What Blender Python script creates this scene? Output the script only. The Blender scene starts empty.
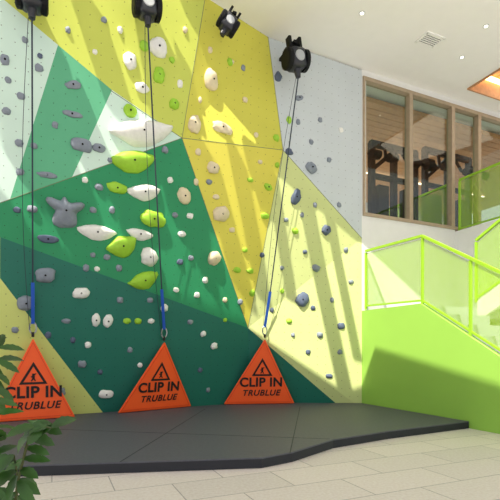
import bpy, bmesh, math, random
from mathutils import Vector, Matrix, noise
from mathutils.bvhtree import BVHTree
random.seed(4)
scene=bpy.context.scene
try:
    scene.view_settings.view_transform='Standard'
except Exception: pass
F=445.0; C=Vector((0,0,1.1))
O=Vector((2.11,8.4,0)); U=Vector((2.22,1,0)).normalized(); N=Vector((1,-2.22,0)).normalized(); Z=Vector((0,0,1))
W=Matrix((( U.x,-N.x,0,O.x),(U.y,-N.y,0,O.y),(0,0,1,0),(0,0,0,1)))
WI=W.inverted()
def L(u,out,z): return O+U*u+N*out+Z*z
def ray(px,py): return Vector(((px-250)/F,1,(350-py)/F))
def hit(px,py,p0,n):
    r=ray(px,py); t=(p0-C).dot(n)/r.dot(n); return C+r*t
def wp(px,py,out=0): return hit(px,py,O+N*out,N)
def on_z(px,py,z):
    r=ray(px,py); t=(z-C.z)/r.z; return C+r*t
def at_y(px,py,Y): return C+ray(px,py)*Y
def plane3(a,b,c): return (a,(b-a).cross(c-a).normalized())
# ---------- materials
def srgb(c):
    return tuple(((x/255)/12.92 if x/255<=0.04045 else (((x/255)+0.055)/1.055)**2.4) for x in c)+(1,)
def mat(name,col,rough=0.6,var=0.06,scale=6,metal=0,bump=0,emit=0,spec=0.4):
    m=bpy.data.materials.new(name); m.use_nodes=True; nt=m.node_tree; b=nt.nodes['Principled BSDF']
    c=srgb(col)
    tc=nt.nodes.new('ShaderNodeTexCoord'); nz=nt.nodes.new('ShaderNodeTexNoise'); nz.inputs['Scale'].default_value=scale; nz.inputs['Detail'].default_value=4
    nt.links.new(tc.outputs['Object'],nz.inputs['Vector'])
    r=nt.nodes.new('ShaderNodeValToRGB')
    r.color_ramp.elements[0].position=.3; r.color_ramp.elements[1].position=.7
    r.color_ramp.elements[0].color=tuple(x*(1-var) for x in c[:3])+(1,)
    r.color_ramp.elements[1].color=tuple(min(1,x*(1+var)) for x in c[:3])+(1,)
    nt.links.new(nz.outputs['Fac'],r.inputs['Fac']); nt.links.new(r.outputs['Color'],b.inputs['Base Color'])
    b.inputs['Roughness'].default_value=rough; b.inputs['Metallic'].default_value=metal
    b.inputs['Specular IOR Level'].default_value=spec
    if bump:
        bp=nt.nodes.new('ShaderNodeBump'); bp.inputs['Strength'].default_value=bump; bp.inputs['Distance'].default_value=.01
        nt.links.new(nz.outputs['Fac'],bp.inputs['Height']); nt.links.new(bp.outputs['Normal'],b.inputs['Normal'])
    if emit:
        b.inputs['Emission Color'].default_value=c; b.inputs['Emission Strength'].default_value=emit
    m['ramp']=r.name
    return m
def math_node(nt,op,a,b=None,c=None):
    n=nt.nodes.new('ShaderNodeMath'); n.operation=op
    for i,v in enumerate((a,b,c)):
        if v is None: continue
        if isinstance(v,(int,float)): n.inputs[i].default_value=v
        else: nt.links.new(v,n.inputs[i])
    return n.outputs[0]
def wallpaint(name,col,sp=0.15,rad=0.007):
    m=mat(name,col,rough=.55,var=.03,scale=2)
    nt=m.node_tree; b=nt.nodes['Principled BSDF']; ramp=nt.nodes[m['ramp']]
    tc=nt.nodes.new('ShaderNodeTexCoord'); s=nt.nodes.new('ShaderNodeSeparateXYZ'); nt.links.new(tc.outputs['Object'],s.inputs[0])
    fx=math_node(nt,'SUBTRACT',math_node(nt,'FRACT',math_node(nt,'ADD',math_node(nt,'DIVIDE',s.outputs['X'],sp),100.0)),.5)
    fz=math_node(nt,'SUBTRACT',math_node(nt,'FRACT',math_node(nt,'DIVIDE',s.outputs['Z'],sp)),.5)
    d=math_node(nt,'SQRT',math_node(nt,'ADD',math_node(nt,'MULTIPLY',fx,fx),math_node(nt,'MULTIPLY',fz,fz)))
    k=math_node(nt,'LESS_THAN',d,rad/sp)
    mx=nt.nodes.new('ShaderNodeMix'); mx.data_type='RGBA'
    nt.links.new(k,mx.inputs['Factor']); nt.links.new(ramp.outputs['Color'],mx.inputs['A'])
    mx.inputs['B'].default_value=tuple(x*.4 for x in srgb(col)[:3])+(1,)
    nt.links.new(mx.outputs['Result'],b.inputs['Base Color'])
    return m
def mixmat(name,col,alpha,gloss=False):
    m=bpy.data.materials.new(name); m.use_nodes=True; nt=m.node_tree; nt.nodes.clear()
    o=nt.nodes.new('ShaderNodeOutputMaterial'); tr=nt.nodes.new('ShaderNodeBsdfTransparent'); ms=nt.nodes.new('ShaderNodeMixShader')
    if gloss:
        g=nt.nodes.new('ShaderNodeBsdfGlossy'); g.inputs['Roughness'].default_value=.02; tr.inputs['Color'].default_value=srgb(col)
    else:
        g=nt.nodes.new('ShaderNodeBsdfPrincipled'); g.inputs['Base Color'].default_value=srgb(col); g.inputs['Roughness'].default_value=.45
    ms.inputs[0].default_value=alpha; nt.links.new(tr.outputs[0],ms.inputs[1]); nt.links.new(g.outputs[0],ms.inputs[2]); nt.links.new(ms.outputs[0],o.inputs[0])
    return m
# ---------- object helpers
def empty(name,loc,label=None,cat=None,group=None):
    o=bpy.data.objects.new(name,None); o.location=loc; o.empty_display_size=.1; scene.collection.objects.link(o)
    if label: o['label']=label
    if cat: o['category']=cat
    if group: o['group']=group
    bpy.context.view_layer.update()
    return o
def link(name,me,mats,parent=None,label=None,cat=None,kind=None,group=None,mw=None,smooth=False):
    o=bpy.data.objects.new(name,me); scene.collection.objects.link(o)
    for m in (mats if isinstance(mats,(list,tuple)) else [mats]): me.materials.append(m)
    if mw is not None: o.matrix_world=mw
    if parent:
        w=o.matrix_world.copy() if mw is None else mw.copy()
        o.parent=parent; o.matrix_parent_inverse=Matrix.Translation(parent.location).inverted(); o.matrix_basis=w
    if smooth:
        for p in me.polygons: p.use_smooth=True
    if label: o['label']=label
    if cat: o['category']=cat
    if kind: o['kind']=kind
    if group: o['group']=group
    return o
def add_box(bm,c,ax,ay,az,hx,hy,hz):
    vs=[]
    for sx in(-1,1):
        for sy in(-1,1):
            for sz in(-1,1):
                vs.append(bm.verts.new(c+ax*hx*sx+ay*hy*sy+az*hz*sz))
    for f in ((0,1,3,2),(4,6,7,5),(0,4,5,1),(2,3,7,6),(0,2,6,4),(1,5,7,3)):
        bm.faces.new([vs[i] for i in f])
def add_beam(bm,a,b,w,h,up=Z):
    d=(b-a); l=d.length; d.normalize()
    s=d.cross(up)
    if s.length<1e-4: s=d.cross(U)
    s.normalize(); t=s.cross(d).normalized()
    add_box(bm,(a+b)/2,d,s,t,l/2,w/2,h/2)
def add_tube(bm,pts,r,seg=8,caps=True):
    rings=[]
    for i,p in enumerate(pts):
        if i==0: d=pts[1]-p
        elif i==len(pts)-1: d=p-pts[i-1]
        else: d=pts[i+1]-pts[i-1]
        d=d.normalized(); s=d.cross(Vector((.13,.21,.97)))
        if s.length<.05: s=d.cross(Vector((1,0,0)))
        s.normalize(); t=d.cross(s); rr=r[i] if isinstance(r,(list,tuple)) else r
        rings.append([bm.verts.new(p+s*rr*math.cos(2*math.pi*k/seg)+t*rr*math.sin(2*math.pi*k/seg)) for k in range(seg)])
    for a,b in zip(rings,rings[1:]):
        for k in range(seg): bm.faces.new((a[k],a[(k+1)%seg],b[(k+1)%seg],b[k]))
    if caps: bm.faces.new(rings[0][::-1]); bm.faces.new(rings[-1])
def mesh(bm,name='m',bevel=0):
    if bevel: bmesh.ops.bevel(bm,geom=bm.edges[:],offset=bevel,segments=2,affect='EDGES',profile=.5,clamp_overlap=True)
    bmesh.ops.recalc_face_normals(bm,faces=bm.faces[:])
    me=bpy.data.meshes.new(name); bm.to_mesh(me); bm.free(); return me
def lbox(u0,u1,o0,o1,z0,z1,bevel=0):
    bm=bmesh.new(); add_box(bm,L((u0+u1)/2,(o0+o1)/2,(z0+z1)/2),U,N,Z,abs(u1-u0)/2,abs(o1-o0)/2,abs(z1-z0)/2); return mesh(bm,bevel=bevel)
def extr(poly,vec):
    bm=bmesh.new(); a=[bm.verts.new(p) for p in poly]; b=[bm.verts.new(p+vec) for p in poly]; n=len(poly)
    bm.faces.new(a); bm.faces.new(b[::-1])
    for i in range(n): bm.faces.new((a[i],a[(i+1)%n],b[(i+1)%n],b[i]))
    return bm
# ---------- palette
M_white=mat('wall_white',(232,232,230),.8,.02); M_ceil=mat('ceiling_white',(246,245,242),.85,.01)
M_green=mat('lime_paint',(150,198,84),.5,.02,2); M_rail=mat('rail_lime',(150,196,48),.45,.03)
M_seam=mat('seam',(120,130,100),.8)
M_wood=mat('timber',(190,140,98),.5,.15,12); M_woodf=mat('frame_timber',(170,152,128),.5,.08,10)
M_black=mat('black_steel',(16,17,20),.6,.1,spec=.2); M_dark=mat('dark_plastic',(46,48,55),.35,.1)
M_grey=mat('grey_plastic',(170,174,178),.4,.05); M_steel=mat('steel',(170,172,175),.3,.05,metal=1)
M_orange=mat('orange_vinyl',(255,96,38),.5,.04,5,bump=.15); M_orange_d=mat('orange_trim',(225,62,20),.55,.04)
M_ink=mat('ink_black',(28,22,22),.6); M_blue=mat('blue_web',(30,85,190),.6); M_web=mat('webbing_black',(45,55,70),.7)
M_mat=mat('charcoal_vinyl',(86,87,96),.6,.1,30,bump=.1); M_matside=mat('charcoal_side',(44,46,52),.7,.05)
# ---------- climbing wall
G=wp(182,138,.1)
P0=on_z(0,419,.1); P1=on_z(250,402.5,.1); 
F2=plane3(G,P0,P1)
M=hit(-160,260,*F2)
Ct=L(-3.25,.45,6.38); Bt=L(-2.01,.07,6.38); A=L(0,0,6.38)
F1=plane3(Ct,G,M)
def at_px_z(px,z,pl):
    k=(px-250)/F; p0,n=pl; Y=(n.dot(p0)-n.z*z)/(n.x*k+n.y); return Vector((k*Y,Y,z))
H=wp(283,150,.0); I=L(0,0,3.21); J=hit(248,328,*F2); CB=L(0,0,0)
Pb=at_px_z(250,0,F2); K=Pb.lerp(CB,.82)
cols={'mint':(206,232,220),'mid':(92,174,134),'lime':(198,208,92),'green':(38,142,94),'teal_shaded':(28,110,94),'yellow':(218,208,84),'yellow_shaded':(206,202,80),'pale':(206,215,146),'grey':(200,208,213),'limelow':(206,215,124)}
names=list(cols); wm=[wallpaint('paint_'+n,cols[n]) for n in names]
f1=lambda x,y:hit(x,y,*F1); f2=lambda x,y:hit(x,y,*F2)
def seamy(x): return 138+(182-x)*(260-138)/(182+160)
def S_(x): return f1(x,seamy(x))
Qz=f2(0,237); Sl=f2(0,278)
polys=[('green',[M,G,J,Qz,f2(-160,262)]),
 ('teal_shaded',[Qz,J,Pb,at_px_z(107,0,F2),Sl]),  # dark teal band, with the shade over it mixed into its colour
 ('teal_shaded',[J,K,Pb]),
 ('limelow',[f2(-160,262),Qz,Sl,at_px_z(107,0,F2),at_px_z(-160,0,F2)]),
 ('yellow',[G,H,J]),('pale',[H,I,J]),('pale',[I,CB,J]),('pale',[J,CB,K]),
 ('yellow_shaded',[G,Ct,Bt]),('yellow_shaded',[G,Bt,H]),('grey',[Bt,A,H]),('grey',[A,I,H]),  # upper yellow panel, darkened in its colour for the shade there
]
T=f1(112,90); T2=f1(58,45); tl=at_px_z(5,6.38,F1); tfar=at_px_z(-160,6.38,F1)
polys+=[('lime',[G,T,T2,f1(2,-2),at_px_z(-30,6.38,F1),Ct]),
 ('mid',[T2,T,S_(72),S_(10)]),('mint',[T,G,S_(72)]),
 ('mint',[f1(2,-2),T2,S_(10),M,tfar,at_px_z(-30,6.38,F1)])]
bm=bmesh.new(); cache={}
def bv(p):
    q=WI@p; k=(round(q.x,3),round(q.y,3),round(q.z,3))
    if k not in cache: cache[k]=bm.verts.new(q)
    return cache[k]
for n,p in polys:
    vs=[]
    for q in p:
        v=bv(q)
        if v not in vs: vs.append(v)
    f=bm.faces.new(vs); f.material_index=names.index(n)
bmesh.ops.triangulate(bm,faces=[f for f in bm.faces if len(f.verts)>3])
for f in bm.faces:
    if f.normal.y>0: f.normal_flip()
me=bpy.data.meshes.new('climbing_wall'); 
bm.verts.index_update()
bvh=BVHTree.FromPolygons([W@v.co for v in bm.verts],[[v.index for v in f.verts] for f in bm.faces])
bm.to_mesh(me); bm.free()
root=empty('climbing_wall',O,'faceted climbing wall painted green, lime, yellow and pale grey','climbing wall')
link('panel_surface',me,wm,parent=root,mw=W.copy())
bm=bmesh.new()
for a,b in ((M,G),(G,H),(G,J),(G,Ct),(Bt,H),(H,I),(H,J),(f1(110,90),G)):
    add_tube(bm,[a-N*.002,b-N*.002],.006,5)
link('panel_seam',mesh(bm),M_seam,parent=root)
def cast(px,py):
    loc,nor,i,d=bvh.ray_cast(C,ray(px,py).normalized())
    if loc is None: return wp(px,py,.1),N.copy()
    if nor.dot(ray(px,py))>0: nor=-nor
    return loc,nor
# ---------- room shell
def struct(name,me,m,label=None): 
    o=link(name,me,m,kind='structure',label=label or name.replace('_',' ')); o['category']=name.split('_')[0].split('.')[0]; return o
struct('wall_back',lbox(-9,0,-1.35,-1.2,0,6.45),M_white,'plain white wall behind the climbing structure')
struct('wall_side',lbox(0,.0999,-1.35,0,0,6.4),M_white,'narrow white return wall beside the climbing structure')
struct('wall_window',lbox(.1,2.435,-.15,0,0,3.64),M_white,'white wall below the interior windows')
struct('wall_header',lbox(.1,8,-.15,0,6.27,6.4),M_white,'white strip of wall above the interior windows')
# floor
mf=bpy.data.materials.new('floor_tiles'); mf.use_nodes=True; nt=mf.node_tree; b=nt.nodes['Principled BSDF']; b.inputs['Roughness'].default_value=.6
tc=nt.nodes.new('ShaderNodeTexCoord'); mp=nt.nodes.new('ShaderNodeMapping'); mp.inputs['Rotation'].default_value=(0,0,math.radians(-24)); nt.links.new(tc.outputs['Object'],mp.inputs['Vector'])
br=nt.nodes.new('ShaderNodeTexBrick'); br.inputs['Scale'].default_value=1; br.inputs['Brick Width'].default_value=.9; br.inputs['Row Height'].default_value=.45; br.inputs['Mortar Size'].default_value=.005
br.inputs['Color1'].default_value=srgb((224,213,206)); br.inputs['Color2'].default_value=srgb((212,202,196)); br.inputs['Mortar'].default_value=srgb((162,154,150))
nt.links.new(mp.outputs['Vector'],br.inputs['Vector'])
nz=nt.nodes.new('ShaderNodeTexNoise'); nz.inputs['Scale'].default_value=40; nz.inputs['Detail'].default_value=8; nt.links.new(tc.outputs['Object'],nz.inputs['Vector'])
mx=nt.nodes.new('ShaderNodeMix'); mx.data_type='RGBA'; mx.blend_type='OVERLAY'; mx.inputs['Factor'].default_value=.4
nt.links.new(br.outputs['Color'],mx.inputs['A']); nt.links.new(nz.outputs['Fac'],mx.inputs['B']); nt.links.new(mx.outputs['Result'],b.inputs['Base Color'])
bm=bmesh.new(); add_box(bm,Vector((0,5,-.05)),Vector((1,0,0)),Vector((0,1,0)),Z,11,10,.05)
struct('floor',mesh(bm),mf,'light grey-beige tiled floor')
# ceiling with coffer
c0,c1,d0,d1=2.34,5.4,.38,3.4
outer=[Vector((-1.05,6.35,6.4)),Vector((3.2,6.35,6.4)),Vector((3.8,4.0,6.4)),Vector((9,4.0,6.4)),Vector((9,13.5,6.4)),Vector((1.6,13.5,6.4)),L(-1.5,-1.4,6.4),L(-4.2,-1.4,6.4)]
inner=[L(c0,d0,6.4),L(c0,d1,6.4),L(c1,d1,6.4),L(c1,d0,6.4)]
bm=bmesh.new(); es=[]
for lp in (outer,inner):
    vs=[bm.verts.new(p) for p in lp]
    for i in range(len(vs)): es.append(bm.edges.new((vs[i],vs[(i+1)%len(vs)])))
bmesh.ops.triangle_fill(bm,use_beauty=True,use_dissolve=False,edges=es)
r=bmesh.ops.extrude_face_region(bm,geom=bm.faces[:]); bmesh.ops.translate(bm,vec=Z*.12,verts=[v for v in r['geom'] if isinstance(v,bmesh.types.BMVert)])
struct('ceiling',mesh(bm),M_ceil,'smooth white ceiling')
bm=bmesh.new(); t=.03
for a in ((c0,c0+t,d0,d1),(c1-t,c1,d0,d1),(c0+t,c1-t,d0,d0+t),(c0+t,c1-t,d1-t,d1)):
    add_box(bm,L((a[0]+a[1])/2,(a[2]+a[3])/2,6.6),U,N,Z,(a[1]-a[0])/2,(a[3]-a[2])/2,.23)
n=16
for i in range(n):
    uu=c0+(c1-c0)*(i+.5)/n
    add_box(bm,L(uu,(d0+d1)/2,6.8),U,N,Z,(c1-c0)/n*.46,(d1-d0)/2-.03,.02)
cof=empty('trim_1',L((c0+c1)/2,(d0+d1)/2,6.8)); cof['kind']='structure'; cof['label']='timber-lined ceiling recess with a glowing light strip'; cof['category']='ceiling recess'
link('timber_lining',mesh(bm),M_wood,parent=cof)
link('light_strip',lbox(c0+.1,c1-.25,d0+.05,d0+.12,6.66,6.72),mat('strip_glow',(255,205,140),emit=6),parent=cof)
# ---------- windows
mg=mixmat('window_glass',(240,247,243),.05,True)
us=[.02,1.2,2.36,3.15,4.6,6.0]
for i in range(5):
    a,b=us[i],us[i+1]; w=.045
    e=empty('window_%d'%(i+1),L((a+b)/2,-.07,3.66)); e['kind']='structure'; e['label']='tall interior window pane in a taupe timber frame'; e['category']='window'
    bm=bmesh.new()
    for q in ((a,a+w,3.64,6.27),(b-w,b,3.64,6.27),(a+w,b-w,3.64,3.7),(a+w,b-w,6.2,6.27)):
        add_box(bm,L((q[0]+q[1])/2,-.04,(q[2]+q[3])/2),U,N,Z,(q[1]-q[0])/2,.07,(q[3]-q[2])/2)
    link('frame',mesh(bm),M_woodf,parent=e)
    link('glass',lbox(a+w,b-w,-.075,-.065,3.7,6.2),mg,parent=e)
# ---------- gym room behind
struct('floor.001',lbox(-.5,9,-5.5,-.15,3.45,3.6),mat('gym_floor',(140,140,140),.7),'dark rubber floor of the upper gym')
struct('ceiling.001',lbox(-.5,9,-5.5,-.15,6.27,6.39),M_white,'pale ceiling of the upper gym')
M_gw=mat('gym_wall',(226,220,212),.8,.02)
struct('wall_gym',lbox(-.5,9,-5.6,-5.5,3.6,6.3),M_gw,'beige rear wall of the upper gym')
struct('wall_gym_end',lbox(-.6,-.5,-5.6,-.15,3.6,6.3),M_gw,'beige end wall of the upper gym')
bm=bmesh.new()
for i in range(26):
    oo=-.5-.19*i
    add_box(bm,L(4.2,oo,6.16),U,N,Z,4.6,.088,.05)
struct('trim_2',mesh(bm),M_wood,'timber slatted ceiling of the upper gym')
for k in (0,):
    struct('trim_%d'%(3+k),lbox(.3,7.5,-3.3,-3.25,6.07,6.09),mat('strip_warm%d'%k,(255,236,205),emit=4),'linear warm ceiling light')
# ---------- staircase
st=empty('staircase',L(1.2,.7,0),'lime-green sided staircase with a half landing','staircase')
zl=1.84; sl=.59
bm=extr([L(0,0.0,0),L(0,4.5,0),L(0,1.45,zl),L(0,0.0,zl)],U*.1); link('side_wall',mesh(bm),M_green,parent=st,label='smooth lime-green painted side wall')
link('landing',lbox(.101,2.43,0.001,1.45,zl-.2,zl-.02),M_grey,parent=st)
bm=bmesh.new()
for i in range(10):
    o0=1.45+i*.305; z1=zl-.18*(i+1)
    if z1<=.01: break
    add_box(bm,L(.66,o0+.1525,z1/2),U,N,Z,.55,.1525,z1/2)
link('flight',mesh(bm),M_grey,parent=st)
bm=bmesh.new()
for i in range(10):
    o0=1.45+i*.33; z1=zl+.19*(i+1)
    add_box(bm,L(1.9,o0+.165,z1-.1),U,N,Z,.52,.165,.1)
link('flight',mesh(bm),M_white,parent=st)
bm=extr([L(1.3,1.45,zl-.25),L(1.3,4.75,zl+1.65),L(1.3,4.75,zl+1.95),L(1.3,1.45,zl+.1)],U*.06); link('stringer',mesh(bm),M_white,parent=st)
struct('wall_core',lbox(2.435,2.55,0,5,0,3.4),M_white,'white wall under the upper floor')
struct('floor.002',lbox(2.435,8,0,5,3.4,3.6),M_white,'upper floor slab with white edge')
M_pan=mixmat('perforated_lime',(160,204,40),.5)
def railing(u,nodes,label,h=1.08):
    e=empty('railing',L(u,nodes[0][0],nodes[0][1]),label,'railing')
    bm=bmesh.new()
    for (a,za),(b,zb) in zip(nodes,nodes[1:]): add_beam(bm,L(u,a,za+h),L(u,b,zb+h),.05,.04)
    link('handrail',mesh(bm),M_rail,parent=e)
    for a,za in nodes:
        link('post',lbox(u-.018,u+.018,a-.018,a+.018,za-.02,za+h-.03),M_rail,parent=e)
    for (a,za),(b,zb) in zip(nodes,nodes[1:]):
        lo=.05; hi=h-.04
        bm=bmesh.new(); add_beam(bm,L(u,a,za+lo),L(u,b,zb+lo),.03,.03); link('bottom_rail',mesh(bm),M_rail,parent=e)
        bm=bmesh.new()
        b2=b-.02 if b>a else b+.02
        q=[L(u,a+.02,za+lo),L(u,b2,zb+lo),L(u,b2,zb+hi),L(u,a+.02,za+hi)]
        bm.faces.new([bm.verts.new(p) for p in q]); link('mesh_infill',mesh(bm),M_pan,parent=e,label='translucent lime fine perforated infill panel')
    return e
zs=lambda o: zl-(o-1.45)*sl
railing(.05,[(.06,zl+.04),(1.45,zl+.0),(2.34,zs(2.34)),(3.3,zs(3.3)),(4.2,zs(4.2))],'lime steel railing with see-through infill along the lower flight')
zu=lambda o: zl+(o-1.45)*.576
railing(1.33,[(1.4,zl+.1),(2.6,zu(2.6)+.05),(3.7,zu(3.7)+.05),(4.7,zu(4.7)+.05)],'lime steel railing with see-through infill on the upper flight',1.05)
railing(2.5,[(.06,3.6),(1.5,3.6),(3.0,3.6),(4.8,3.6)],'lime steel railing guarding the upper floor edge')
railing(2.5,[(-.2,3.6),(-1.6,3.6),(-3.0,3.6)],'lime railing inside the upper gym')
# ---------- gym machines
def machine(u,out,label,s=1):
    e=empty('cable_machine',L(u,out,3.6),label,'gym machine')
    bm=bmesh.new()
    for du in (-.6,0,.6):
        add_box(bm,L(u+du*s,out,3.6+.95*s),U,N,Z,.055,.06,.95*s)
        add_box(bm,L(u+du*s,out,3.63),U,N,Z,.05,.35,.03)
    add_box(bm,L(u,out,3.6+1.2*s),U,N,Z,.62*s,.04,.05)
    add_box(bm,L(u,out,3.6+1.88*s),U,N,Z,.64*s,.05,.06)
    add_beam(bm,L(u-.62*s,out,3.6+1.3*s),L(u+.05*s,out,3.6+1.85*s),.08,.08,up=N)
    link('frame',mesh(bm),M_black,parent=e)
    for du in (-.75,-.3,.3,.75):
        bm=bmesh.new(); p=L(u+du*s,out+.1,3.6+1.5*s)
        add_tube(bm,[L(u+du*.8*s,out,3.6+1.8*s),p+Z*.1,p+N*.25],.04); add_tube(bm,[p+N*.2-U*.1,p+N*.2+U*.1],.095,12)
        link('arm',mesh(bm),M_black,parent=e)
    for du in (-.35,.35):
        bm=bmesh.new(); add_box(bm,L(u+du*s,out+.02,3.6+.55*s),U,N,Z,.14,.08,.45*s)
        link('weight_stack',mesh(bm,bevel=.01),M_black,parent=e)
machine(1.45,-.75,'black steel cable machine with weight stacks and arms',1.0)
machine(3.55,-1.2,'tall black steel exercise rig with crossbars',1.22)
# ---------- ceiling fittings
vz=6.4
def vent(px,py):
    p=on_z(px,py,vz); e=empty('ceiling_vent',p,'white rectangular slatted air vent in the ceiling','air vent')
    bm=bmesh.new(); q=p-Z*.008
    for a,b,hx,hy in ((0,.13,.2,.02),(0,-.13,.2,.02),(.19,0,.02,.13),(-.19,0,.02,.13)): add_box(bm,q+U*a+N*b,U,N,Z,hx,hy,.008)
    link('grille_frame',mesh(bm),M_ceil,parent=e)
    bm=bmesh.new()
    for i in range(6): add_box(bm,q+N*(-.1+.04*i),U,N,Z,.18,.009,.006)
    link('slats',mesh(bm),M_ceil,parent=e)
    bm=bmesh.new(); add_box(bm,p-Z*.001,U,N,Z,.18,.12,.001); link('duct_plate',mesh(bm),M_dark,parent=e)
vent(430,40)
M_lens=mat('lens',(255,250,235),emit=4)
for px,py in ((486,26),(362,13),(462,57)):
    p=on_z(px,py,vz); e=empty('downlight',p,'small round recessed ceiling downlight','ceiling light',group='recessed ceiling downlights')
    bm=bmesh.new(); add_tube(bm,[p-Z*.006,p+Z*.0],.045,16); link('trim_ring',mesh(bm),M_grey,parent=e)
    bm=bmesh.new(); add_tube(bm,[p-Z*.009,p-Z*.005],.03,16); link('lens',mesh(bm),M_lens,parent=e)
# ---------- mat
top=[on_z(-160,474,.1),on_z(0,466,.1),on_z(262,457.5,.1),on_z(292,452,.1),on_z(333,439.5,.1),on_z(388,431,.1),L(-.01,2.36,.1)]
bk=[L(-.01,.02,.1),Pb+Z*.1+N*.03,at_px_z(0,.1,F2)+N*.03,at_px_z(-160,.1,F2)+N*.03]
poly=[Vector((p.x,p.y,.002)) for p in top+bk]
e=empty('crash_mat',Vector((0,5.5,0)),'large thick charcoal padded crash mat under the climbing wall','crash mat')
bm=extr(poly,Z*.085); link('padding',mesh(bm),M_matside,parent=e)
bm=extr([p+Z*.085 for p in poly],Z*.013); link('cover',mesh(bm),M_mat,parent=e)
bm=bmesh.new()
for a,b in ((on_z(120,462,.1),on_z(205,409,.1)),(on_z(290,453,.1),on_z(300,407,.1)),(on_z(20,428,.1),on_z(330,439,.1))):
    a=Vector((a.x,a.y,.1005)); b=Vector((b.x,b.y,.1005)); add_beam(bm,a,b,.01,.002)
link('seam',mesh(bm),M_matside,parent=e)
# ---------- text helper
def text(body,size,mtx,parent,m,bold=.0,shear=0,name='lettering',space=1.0):
    cu=bpy.data.curves.new('t','FONT'); cu.body=body; cu.size=size; cu.align_x='CENTER'; cu.align_y='CENTER'; cu.extrude=.002; cu.offset=bold; cu.shear=shear; cu.space_character=space
    ob=bpy.data.objects.new('tmp',cu); scene.collection.objects.link(ob); bpy.context.view_layer.update()
    me=bpy.data.meshes.new_from_object(ob.evaluated_get(bpy.context.evaluated_depsgraph_get())); bpy.data.objects.remove(ob)
    me.materials.clear(); me.transform(mtx)
    return link(name,me,m,parent=parent)
# ---------- orange gates
apex_pts=[]
def gate(bl,brr,ap,label):
    l=on_z(*bl,.104); r=on_z(*brr,.104); w,nn=cast(*ap)
    x=(r-l).normalized()
    a=C+(w-C)*(1-.12/(w-C).length)
    y=(a-(l+r)/2); y=(y-x*y.dot(x)).normalized(); n=x.cross(y).normalized()
    if n.dot(C-a)<0: n=-n
    e=empty('belay_gate',(l+r)/2,label,'belay gate',group='orange belay gates along the wall base')
    back=-n*.10
    fr_=[l,r,a]; cen=(l+r+a)/3
    bm=bmesh.new()
    va=[bm.verts.new(p) for p in fr_]; vb=[]
    for p in fr_:
        q=p+back+(cen-p)*.12
        if p is not a: q.z=.104
        vb.append(bm.verts.new(q))
    bm.faces.new(va); bm.faces.new(vb[::-1])
    for i in range(3): bm.faces.new((va[i],va[(i+1)%3],vb[(i+1)%3],vb[i]))
    link('body',mesh(bm,bevel=.018),M_orange,parent=e,smooth=False)
    bm=bmesh.new()
    ins=[p+(cen-p)*.10+n*.003 for p in fr_]
    for i in range(3): add_beam(bm,ins[i],ins[(i+1)%3],.006,.004,up=n)
    link('stitching',mesh(bm),M_orange_d,parent=e)
    hgt=(a-(l+r)/2).dot(y)
    def pt(fx,fy,lift=.006): 
        c_=l.lerp(r,.5).lerp(a,fy); return c_+x*fx+n*lift
    def M4(fx,fy): 
        p=pt(fx,fy); return Matrix(((x.x,y.x,n.x,p.x),(x.y,y.y,n.y,p.y),(x.z,y.z,n.z,p.z),(0,0,0,1)))
    text('CLIP IN',hgt*.19,M4(0,.33),e,M_ink,bold=.007,space=1.05)
    text('TRUBLUE',hgt*.125,M4(0.01,.17),e,M_ink,bold=.003,shear=.25,space=1.12)
    bm=bmesh.new(); m0=M4(0,.52)
    R=hgt*.18; tri=[Vector((R*math.cos(t),R*math.sin(t),0)) for t in (math.pi/2,math.pi*7/6,math.pi*11/6)]
    inn=[p*.7 for p in tri]
    vo=[bm.verts.new(m0@p) for p in tri]; vi=[bm.verts.new(m0@p) for p in inn]
    for i in range(3): bm.faces.new((vo[i],vo[(i+1)%3],vi[(i+1)%3],vi[i]))
    for a_,b_,w_ in (((0,.22),(0,-.12),.16),((0,.1),(.16,.22),.07),((0,-.1),(.13,-.28),.08),((0,-.1),(-.13,-.28),.08),((0,.08),(-.15,-.02),.07)):
        p,q=m0@Vector((a_[0]*R,a_[1]*R,0)),m0@Vector((b_[0]*R,b_[1]*R,0)); add_beam(bm,p,q,w_*R,.002,up=n)
    link('warning_icon',mesh(bm),M_ink,parent=e)
    bm=bmesh.new(); add_tube(bm,[a-n*.03,a+Z*.07-n*.03],.02); link('top_loop',mesh(bm),M_ink,parent=e)
    apex_pts.append(a+Z*.07-n*.03)
gl_='orange triangular vinyl gate with black CLIP IN lettering'
gate((-12,423),(76,417),(33,337),gl_)
gate((117,413.5),(192,406.5),(165,341),gl_)
gate((223,404.5),(295,403.5),(265,338),gl_)
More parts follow.
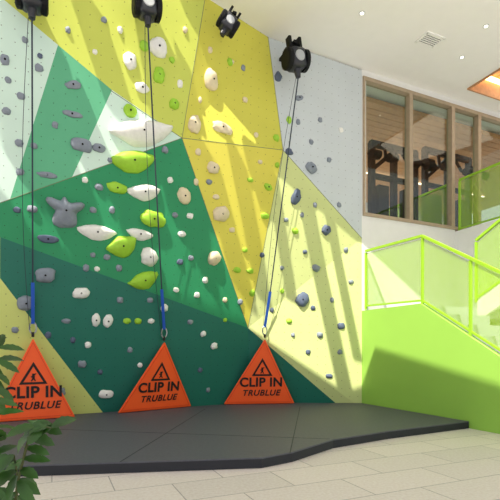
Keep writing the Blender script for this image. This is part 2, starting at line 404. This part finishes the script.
# ---------- auto belays
def belay(px,py,out,size,apex,tilt,label):
    p=wp(px,py,out); e=empty('auto_belay',p,label,'auto belay',group='auto belay devices at the wall top')
    R_=Matrix.Rotation(tilt,4,N); X=(R_@U); Y3=N; ZZ=(R_@Z); s=size
    bm=bmesh.new(); add_box(bm,p,X,Y3,ZZ,.3*s,.3*s,.34*s); link('housing',mesh(bm,bevel=.13*s),M_dark,parent=e,smooth=True)
    for sx in (-1,1):
        bm=bmesh.new(); add_tube(bm,[p+X*sx*.27*s,p+X*sx*.4*s,p+X*sx*.44*s],[.36*s,.36*s,.28*s],20); link('side_cover',mesh(bm),M_black,parent=e)
    bm=bmesh.new(); add_tube(bm,[p+Y3*.28*s,p+Y3*.33*s],[.2*s,.17*s],20); link('face_badge',mesh(bm),M_grey,parent=e)
    bm=bmesh.new(); add_tube(bm,[p-ZZ*.3*s,p-ZZ*.6*s],[.14*s,.09*s],14); link('nozzle',mesh(bm),M_dark,parent=e)
    bm=bmesh.new()
    add_beam(bm,p+ZZ*.3*s,p+ZZ*.55*s,.1*s,.3*s); add_beam(bm,p+ZZ*.55*s+N*.15*s,p+ZZ*.55*s-N*(out+.0),.16*s,.1*s)
    add_box(bm,p+ZZ*.55*s-X*.2*s,X,N,ZZ,.05*s,.12*s,.2*s); add_box(bm,p+ZZ*.55*s+X*.2*s,X,N,ZZ,.05*s,.12*s,.2*s)
    link('bracket',mesh(bm),M_black,parent=e)
    if apex is not None:
        s0=p-ZZ*.6*s; d=apex-s0; side=d.cross(N).normalized()
        k=s0+d*.82
        bm=bmesh.new(); add_beam(bm,s0,k,.02,.006,up=N); link('webbing',mesh(bm),M_web,parent=e)
        bm=bmesh.new(); add_beam(bm,k,apex+Z*.12,.045,.02,up=N); link('webbing',mesh(bm),M_blue,parent=e,label='blue webbing end')
        bm=bmesh.new(); ring=[apex+Z*.06+side*.045*math.cos(t)+Z*.08*math.sin(t) for t in [i*math.pi/8 for i in range(17)]]; add_tube(bm,ring,.012,6,False); link('carabiner',mesh(bm),M_steel,parent=e)
        bm=bmesh.new(); pts=[s0.lerp(apex,t)+side*(.04+.08*math.sin(t*math.pi)) for t in [i/14 for i in range(15)]]; add_tube(bm,pts,.004,5); link('retrieval_cord',mesh(bm),M_web,parent=e)
bl_='black auto belay device with long webbing running down'
belay(32,-2,.75,.42,apex_pts[0],0,bl_); belay(147,7,.8,.42,apex_pts[1],.05,bl_)
belay(228,24,.75,.34,None,-.5,'small dark auto belay device tilted on its wall bracket')
belay(296,60,.5,.46,apex_pts[2],.15,bl_)
# ---------- holds
HM={'w':mat('hold_white',(236,236,232),.6,.05,20,bump=.3),'l':mat('hold_lime',(158,208,58),.55,.05,20,bump=.3),'g':mat('hold_slate',(134,143,156),.65,.08,20,bump=.3),
 'b':mat('hold_cream',(224,210,178),.65,.06,20,bump=.3),'d':mat('hold_dark',(88,100,124),.65,.08,20,bump=.3)}
HN={'w':'white','l':'lime-green','g':'slate-grey','b':'cream','d':'dark blue-grey'}
def hold(px,py,w,h,col,rot=0,kind='blob'):
    loc,n=cast(px,py); d=loc.y/F
    sc=1.0 if max(w,h)>12 else .84
    sx=w*d/2*sc; sy=h*d/2*sc; dep=min(max(min(sx,sy)*.7,.03),.15)
    xa=Z.cross(n).normalized(); ya=n.cross(xa)
    bm=bmesh.new(); bmesh.ops.create_icosphere(bm,subdivisions=4 if max(w,h)>20 else 3,radius=1)
    sd=Vector((random.random()*50,random.random()*50,random.random()*50)); ca,sa=math.cos(math.radians(rot)),math.sin(math.radians(rot))
    for v in bm.verts:
        c=v.co.copy(); k=1+ (.3 if kind=='blob' else .1)*noise.noise(c*1.6+sd)+.08*noise.noise(c*4+sd); x,y,z=c.x*k,c.y*k,c.z
        if kind=='blob':
            x=math.copysign(abs(x)**.85,x); y=math.copysign(abs(y)**.85,y)
        if kind=='lens': y*= (1-.45*x*x); y+=.3*(x*x)-.12
        if kind=='horn':
            th=math.degrees(math.atan2(c.y,c.x)); rr=.5
            for t0,am,wd_ in ((28,.62,20),(150,.62,20),(95,.2,14),(-60,.5,35),(-120,.5,30)): rr+=am*math.exp(-((th-t0)/wd_)**2)
            x*=rr; y*=rr*1.1
        z=max(z,-.05)*(1+.4*y if kind!='blob' else 1+.3*noise.noise(sd+c))
        X,Y_=x*sx,y*sy; X,Y_=X*ca-Y_*sa,X*sa+Y_*ca
        v.co=Vector((X,Y_,z*dep))
    m=mesh(bm); mw=Matrix(((xa.x,ya.x,n.x,loc.x),(xa.y,ya.y,n.y,loc.y),(xa.z,ya.z,n.z,loc.z),(0,0,0,1)))
    shape={'blob':'chunky','lens':'long curved','horn':'horned'}[kind]
    o=link('climbing_hold',m,HM[col],mw=mw,label='%s %s moulded hold bolted to the climbing wall'%(shape,HN[col]),cat='climbing hold',group='climbing holds on the wall',smooth=True)
    if max(w,h)>=12:
        b2=bmesh.new(); add_tube(b2,[Vector((0,0,dep*.9)),Vector((0,0,dep*1.06))],.014,8); bo=link('bolt',mesh(b2),M_black); bo.parent=o
HL=[(142,132,64,26,'w',14,'lens'),(97,232,38,15,'w',0,'lens'),(140,234,28,11,'w',-5,'lens'),(144,192,34,16,'w',10,'lens'),(149,257,18,17,'w',-30),(158,48,18,18,'w'),(130,61,13,16,'w',10),(142,88,14,10,'w'),
(81,293,16,11,'w',10),(96,320,8,13,'w'),(108,321,9,13,'w',-10),(106,394,14,9,'w'),(99,148,13,8,'g'),(184,196,13,17,'b',20),(164,308,9,10,'w'),
(133,161,44,22,'l',12,'lens'),(117,188,20,10,'l',-5),(122,246,31,21,'l',25,'lens'),(144,280,31,17,'l',25,'lens'),(153,219,26,16,'l'),(174,104,12,12,'l'),(144,46,10,11,'l'),(130,111,13,12,'l'),(159,75,12,14,'l'),(180,84,7,9,'w'),
(127,321,9,7,'l'),(138,321,9,7,'l'),(151,321,8,6,'w'),(268,187,12,7,'l',-15),(265,216,11,7,'l'),(237,270,9,7,'l'),(250,271,9,6,'l'),(295,231,8,7,'l'),(252,293,7,8,'l'),(289,321,7,6,'l'),(225,320,5,5,'l'),(245,250,7,6,'l'),(282,291,5,6,'l'),(277,165,6,6,'l'),(230,62,8,8,'l'),(289,120,7,9,'l'),(250,180,8,5,'l'),(276,138,8,8,'l'),
(65,211,36,32,'g',0,'horn'),(82,145,20,13,'g'),(72,114,18,6,'g'),(73,85,15,8,'g',15),(47,175,18,6,'g'),(99,187,10,8,'g'),(45,275,19,15,'g',10),(26,303,16,15,'g'),(48,239,20,8,'d'),(82,364,10,9,'g'),(58,392,14,9,'g'),(66,321,10,6,'g'),(39,68,9,9,'g'),(19,143,9,9,'g'),(6,111,9,8,'g'),(21,96,9,8,'g'),(5,60,10,12,'g'),(20,172,9,8,'g'),(34,146,8,7,'g'),(32,209,12,8,'g'),(17,210,8,7,'d'),(93,210,8,7,'g'),(86,268,7,9,'g'),(97,269,6,6,'w'),(119,268,7,8,'g'),(68,30,6,7,'g'),(25,40,7,7,'g'),(40,56,6,6,'d'),(93,255,6,6,'g'),(73,340,6,7,'d'),(48,335,7,8,'d'),(30,360,6,7,'w'),
(211,80,15,20,'b',10),(194,124,13,18,'b',0),(222,128,22,10,'b',-10),(213,168,13,11,'b'),(221,214,17,15,'b',20),(214,258,15,13,'b',40),(200,100,5,7,'b'),(210,50,6,7,'b'),(232,62,5,5,'b'),(243,68,6,7,'g'),(198,152,7,8,'b'),(196,182,6,8,'b'),(216,197,9,6,'b'),(209,182,8,6,'g'),(190,216,8,7,'w'),(182,234,10,7,'w'),(191,258,7,6,'g'),(205,280,7,8,'w'),(197,295,7,7,'w'),(180,262,8,7,'d'),(214,346,9,8,'w'),(190,322,7,6,'g'),(203,334,7,7,'w'),(225,300,6,6,'b'),(240,302,7,7,'g'),(232,230,7,6,'b'),(245,100,7,7,'b'),(256,135,6,6,'b'),
(311,168,13,11,'g',-30),(296,197,9,16,'d',-20),(302,300,13,15,'d',-35),(316,268,11,8,'g',-20),(320,335,8,7,'g'),(341,326,9,8,'d'),(326,230,11,12,'d',-30),(299,98,12,6,'g',20),(278,77,10,11,'d',-20),(289,152,10,8,'d'),(351,282,7,5,'g'),(329,376,9,5,'d'),(313,308,6,6,'d'),(302,215,5,6,'g'),(286,220,6,5,'g'),(315,205,5,6,'g'),(339,205,6,6,'g'),(305,252,6,5,'d'),(282,268,5,5,'g'),(293,335,5,5,'g'),(340,352,6,6,'g'),(308,352,6,6,'d'),(332,300,5,6,'g'),(346,250,6,7,'g'),(311,142,6,6,'g'),(329,160,6,6,'g'),(320,120,6,6,'g'),(341,130,6,6,'w'),(298,122,6,7,'g'),(262,255,6,6,'d'),(272,310,5,6,'d'),(260,162,6,5,'b'),
(104,20,7,7,'g'),(95,52,6,6,'w'),(172,60,7,7,'l'),(120,30,6,8,'w'),(185,30,6,7,'b'),(112,210,7,8,'g'),(170,180,7,7,'w'),(165,150,8,8,'g'),(120,300,7,8,'g'),(88,345,7,8,'w'),(130,350,6,7,'g'),(140,365,6,6,'w'),(100,372,6,6,'d'),(200,370,6,6,'d'),(208,390,5,6,'g'),(150,300,7,6,'g'),(176,290,7,6,'w'),(15,330,8,7,'g'),(85,180,7,7,'w'),(110,160,6,6,'g'),(55,125,7,8,'g'),(8,80,7,7,'g'),(175,215,7,6,'g'),(107,257,8,7,'g')]
for h in HL: hold(*h)
# ---------- plant
pb=Vector((-.66,1.2,0)); e=empty('potted_plant',pb,'leafy green shrub in a grey pot, pointed leaves on thin stems','potted plant')
bm=bmesh.new(); add_tube(bm,[pb+Z*.0,pb+Z*.36,pb+Z*.4,pb+Z*.4],[.14,.19,.2,.175],24); link('pot',mesh(bm),M_grey,parent=e)
bm=bmesh.new(); add_tube(bm,[pb+Z*.401,pb+Z*.405],.17,24); link('soil',mesh(bm),mat('soil',(50,38,30),.9),parent=e)
stems=[([(0,560,1.2),(-6,470,1.2),(-8,400,1.2),(0,335,1.22)],2),([(10,560,1.2),(18,480,1.15),(32,425,1.1),(52,428,1.08)],2),([(0,560,1.2),(-20,480,1.25),(-25,400,1.25),(-12,340,1.25)],1),([(12,560,1.2),(14,510,1.05),(18,480,1.02),(14,455,1.0)],1)]
bm=bmesh.new(); lb=bmesh.new()
def leaf(p,d,nrm,ln,wd):
    d=d.normalized(); s=d.cross(nrm).normalized(); nn=s.cross(d); k=9; prev=None
    for i in range(k+1):
        t=i/k; w=wd*math.sin(math.pi*min(1,t*.93+.04))**.8*(1 if i%2 else .86); c=p+d*ln*t-nn*(.3*ln*t*t)
        if i==k: w=.0005
        row=[lb.verts.new(c-s*w+nn*w*.35),lb.verts.new(c),lb.verts.new(c+s*w+nn*w*.35)]
        if prev:
            for j in (0,1): lb.faces.new((prev[j],prev[j+1],row[j+1],row[j]))
        prev=row
for s_,per in stems:
    pts=[pb+Z*.4+Vector((random.uniform(-.05,.05),0,0))]+[at_y(a,b_,c_) for a,b_,c_ in s_]
    fine=[]
    for a,b_ in zip(pts,pts[1:]):
        for i in range(5): fine.append(a.lerp(b_,i/5))
    fine.append(pts[-1]); n=len(fine)
    add_tube(bm,fine,[.006*(1-.75*i/n) for i in range(n)],6)
    for i,p in enumerate(fine):
        if i<9: continue
        for k in range(per):
            ang=random.uniform(0,6.28); d=Vector((math.cos(ang),.5*math.sin(ang),random.uniform(-.7,.3)))
            leaf(p,d,Vector((random.uniform(-.4,.4),-.8,.7)).normalized(),random.uniform(.05,.08),random.uniform(.011,.017))
link('stem',mesh(bm),mat('stem_green',(60,70,35),.7),parent=e)
ml=mat('leaf_green',(46,84,28),.4,.5,9); link('foliage',mesh(lb),ml,parent=e,smooth=True)
# ---------- unseen slab and bars, added to cast shade and streaks on the wall
SD=Vector((.45,1,-1.6)).normalized()
RZ=7.2
def back_(p): return p+SD*((RZ-p.z)/SD.z)
def blocker_pt(px,py): return back_(cast(px,py)[0])
GN=U
def grn(px,py): return back_(hit(px,py,O,GN))
dk=[blocker_pt(0,242),blocker_pt(120,286),blocker_pt(247,334),blocker_pt(345,400),grn(375,354),grn(500,394)]  # slab outline traced back from the wanted shade edge
poly=dk+[Vector((dk[-1].x+.6,-4,RZ)),Vector((-9,-4,RZ)),Vector((-9,dk[0].y-1.2,RZ))]
bm=extr(poly,Z*.12); struct('ceiling.002',mesh(bm),M_ceil,'unseen white slab added to shade the lower wall and floor')
bars=[((34,2),(54,220),.36),((82,-10),(128,130),.34),((156,20),(196,260),.4),((206,150),(246,300),.3),((236,150),(264,300),.22),((270,165),(292,300),.18),((300,170),(345,390),.26),((328,205),(358,360),.16),((68,160),(104,270),.32),((6,200),(26,255),.28),((118,170),(152,290),.3),((10,40),(24,180),.2),((183,60),(200,130),.14)]  # added bars, each traced back from a shadow streak on the wall
for i,(a,b_,w) in enumerate(bars):
    bm=bmesh.new(); pa,pb_=blocker_pt(*a),blocker_pt(*b_); add_beam(bm,pa,pb_,w,.08)
    struct('trim_%d'%(10+i),mesh(bm),M_white,'unseen white bar added to cast a shadow streak')
# ---------- lights
sd=bpy.data.lights.new('sun','SUN'); sd.energy=8.4; sd.angle=math.radians(.5); sd.color=(1,.93,.79)
so=bpy.data.objects.new('sun',sd); scene.collection.objects.link(so); so.rotation_euler=SD.to_track_quat('-Z','Y').to_euler()
def area(name,loc,dirn,sx,sy,en,col=(1,1,1)):
    l=bpy.data.lights.new(name,'AREA'); l.shape='RECTANGLE'; l.size=sx; l.size_y=sy; l.energy=en; l.color=col
    o=bpy.data.objects.new(name,l); scene.collection.objects.link(o); o.location=loc; o.rotation_euler=Vector(dirn).to_track_quat('-Z','Y').to_euler(); return o
area('gym_lamp',L(3,-3.2,6.0),(0,0,-1),5,3,210,(1,.95,.88))
area('gym_slat_fill',L(3,-2.6,4.0),(0,0,1),5,3,25,(1,.9,.78))  # added fill from below to brighten the slats, no fixture there
area('recess_lamp',L(3.8,1.8,6.7),(0,0,-1),2.4,2.4,40,(1,.88,.7))
wd=bpy.data.worlds.new('world'); scene.world=wd; wd.use_nodes=True; bg=wd.node_tree.nodes['Background']; bg.inputs[0].default_value=(.96,.97,1,1); bg.inputs[1].default_value=.93
# ---------- camera
cd=bpy.data.cameras.new('camera'); cd.sensor_width=36; cd.lens=36*F/500; cd.shift_y=.2; cd.clip_end=200
co=bpy.data.objects.new('camera',cd); scene.collection.objects.link(co); co.location=C; co.rotation_euler=(math.pi/2,0,0); scene.camera=co
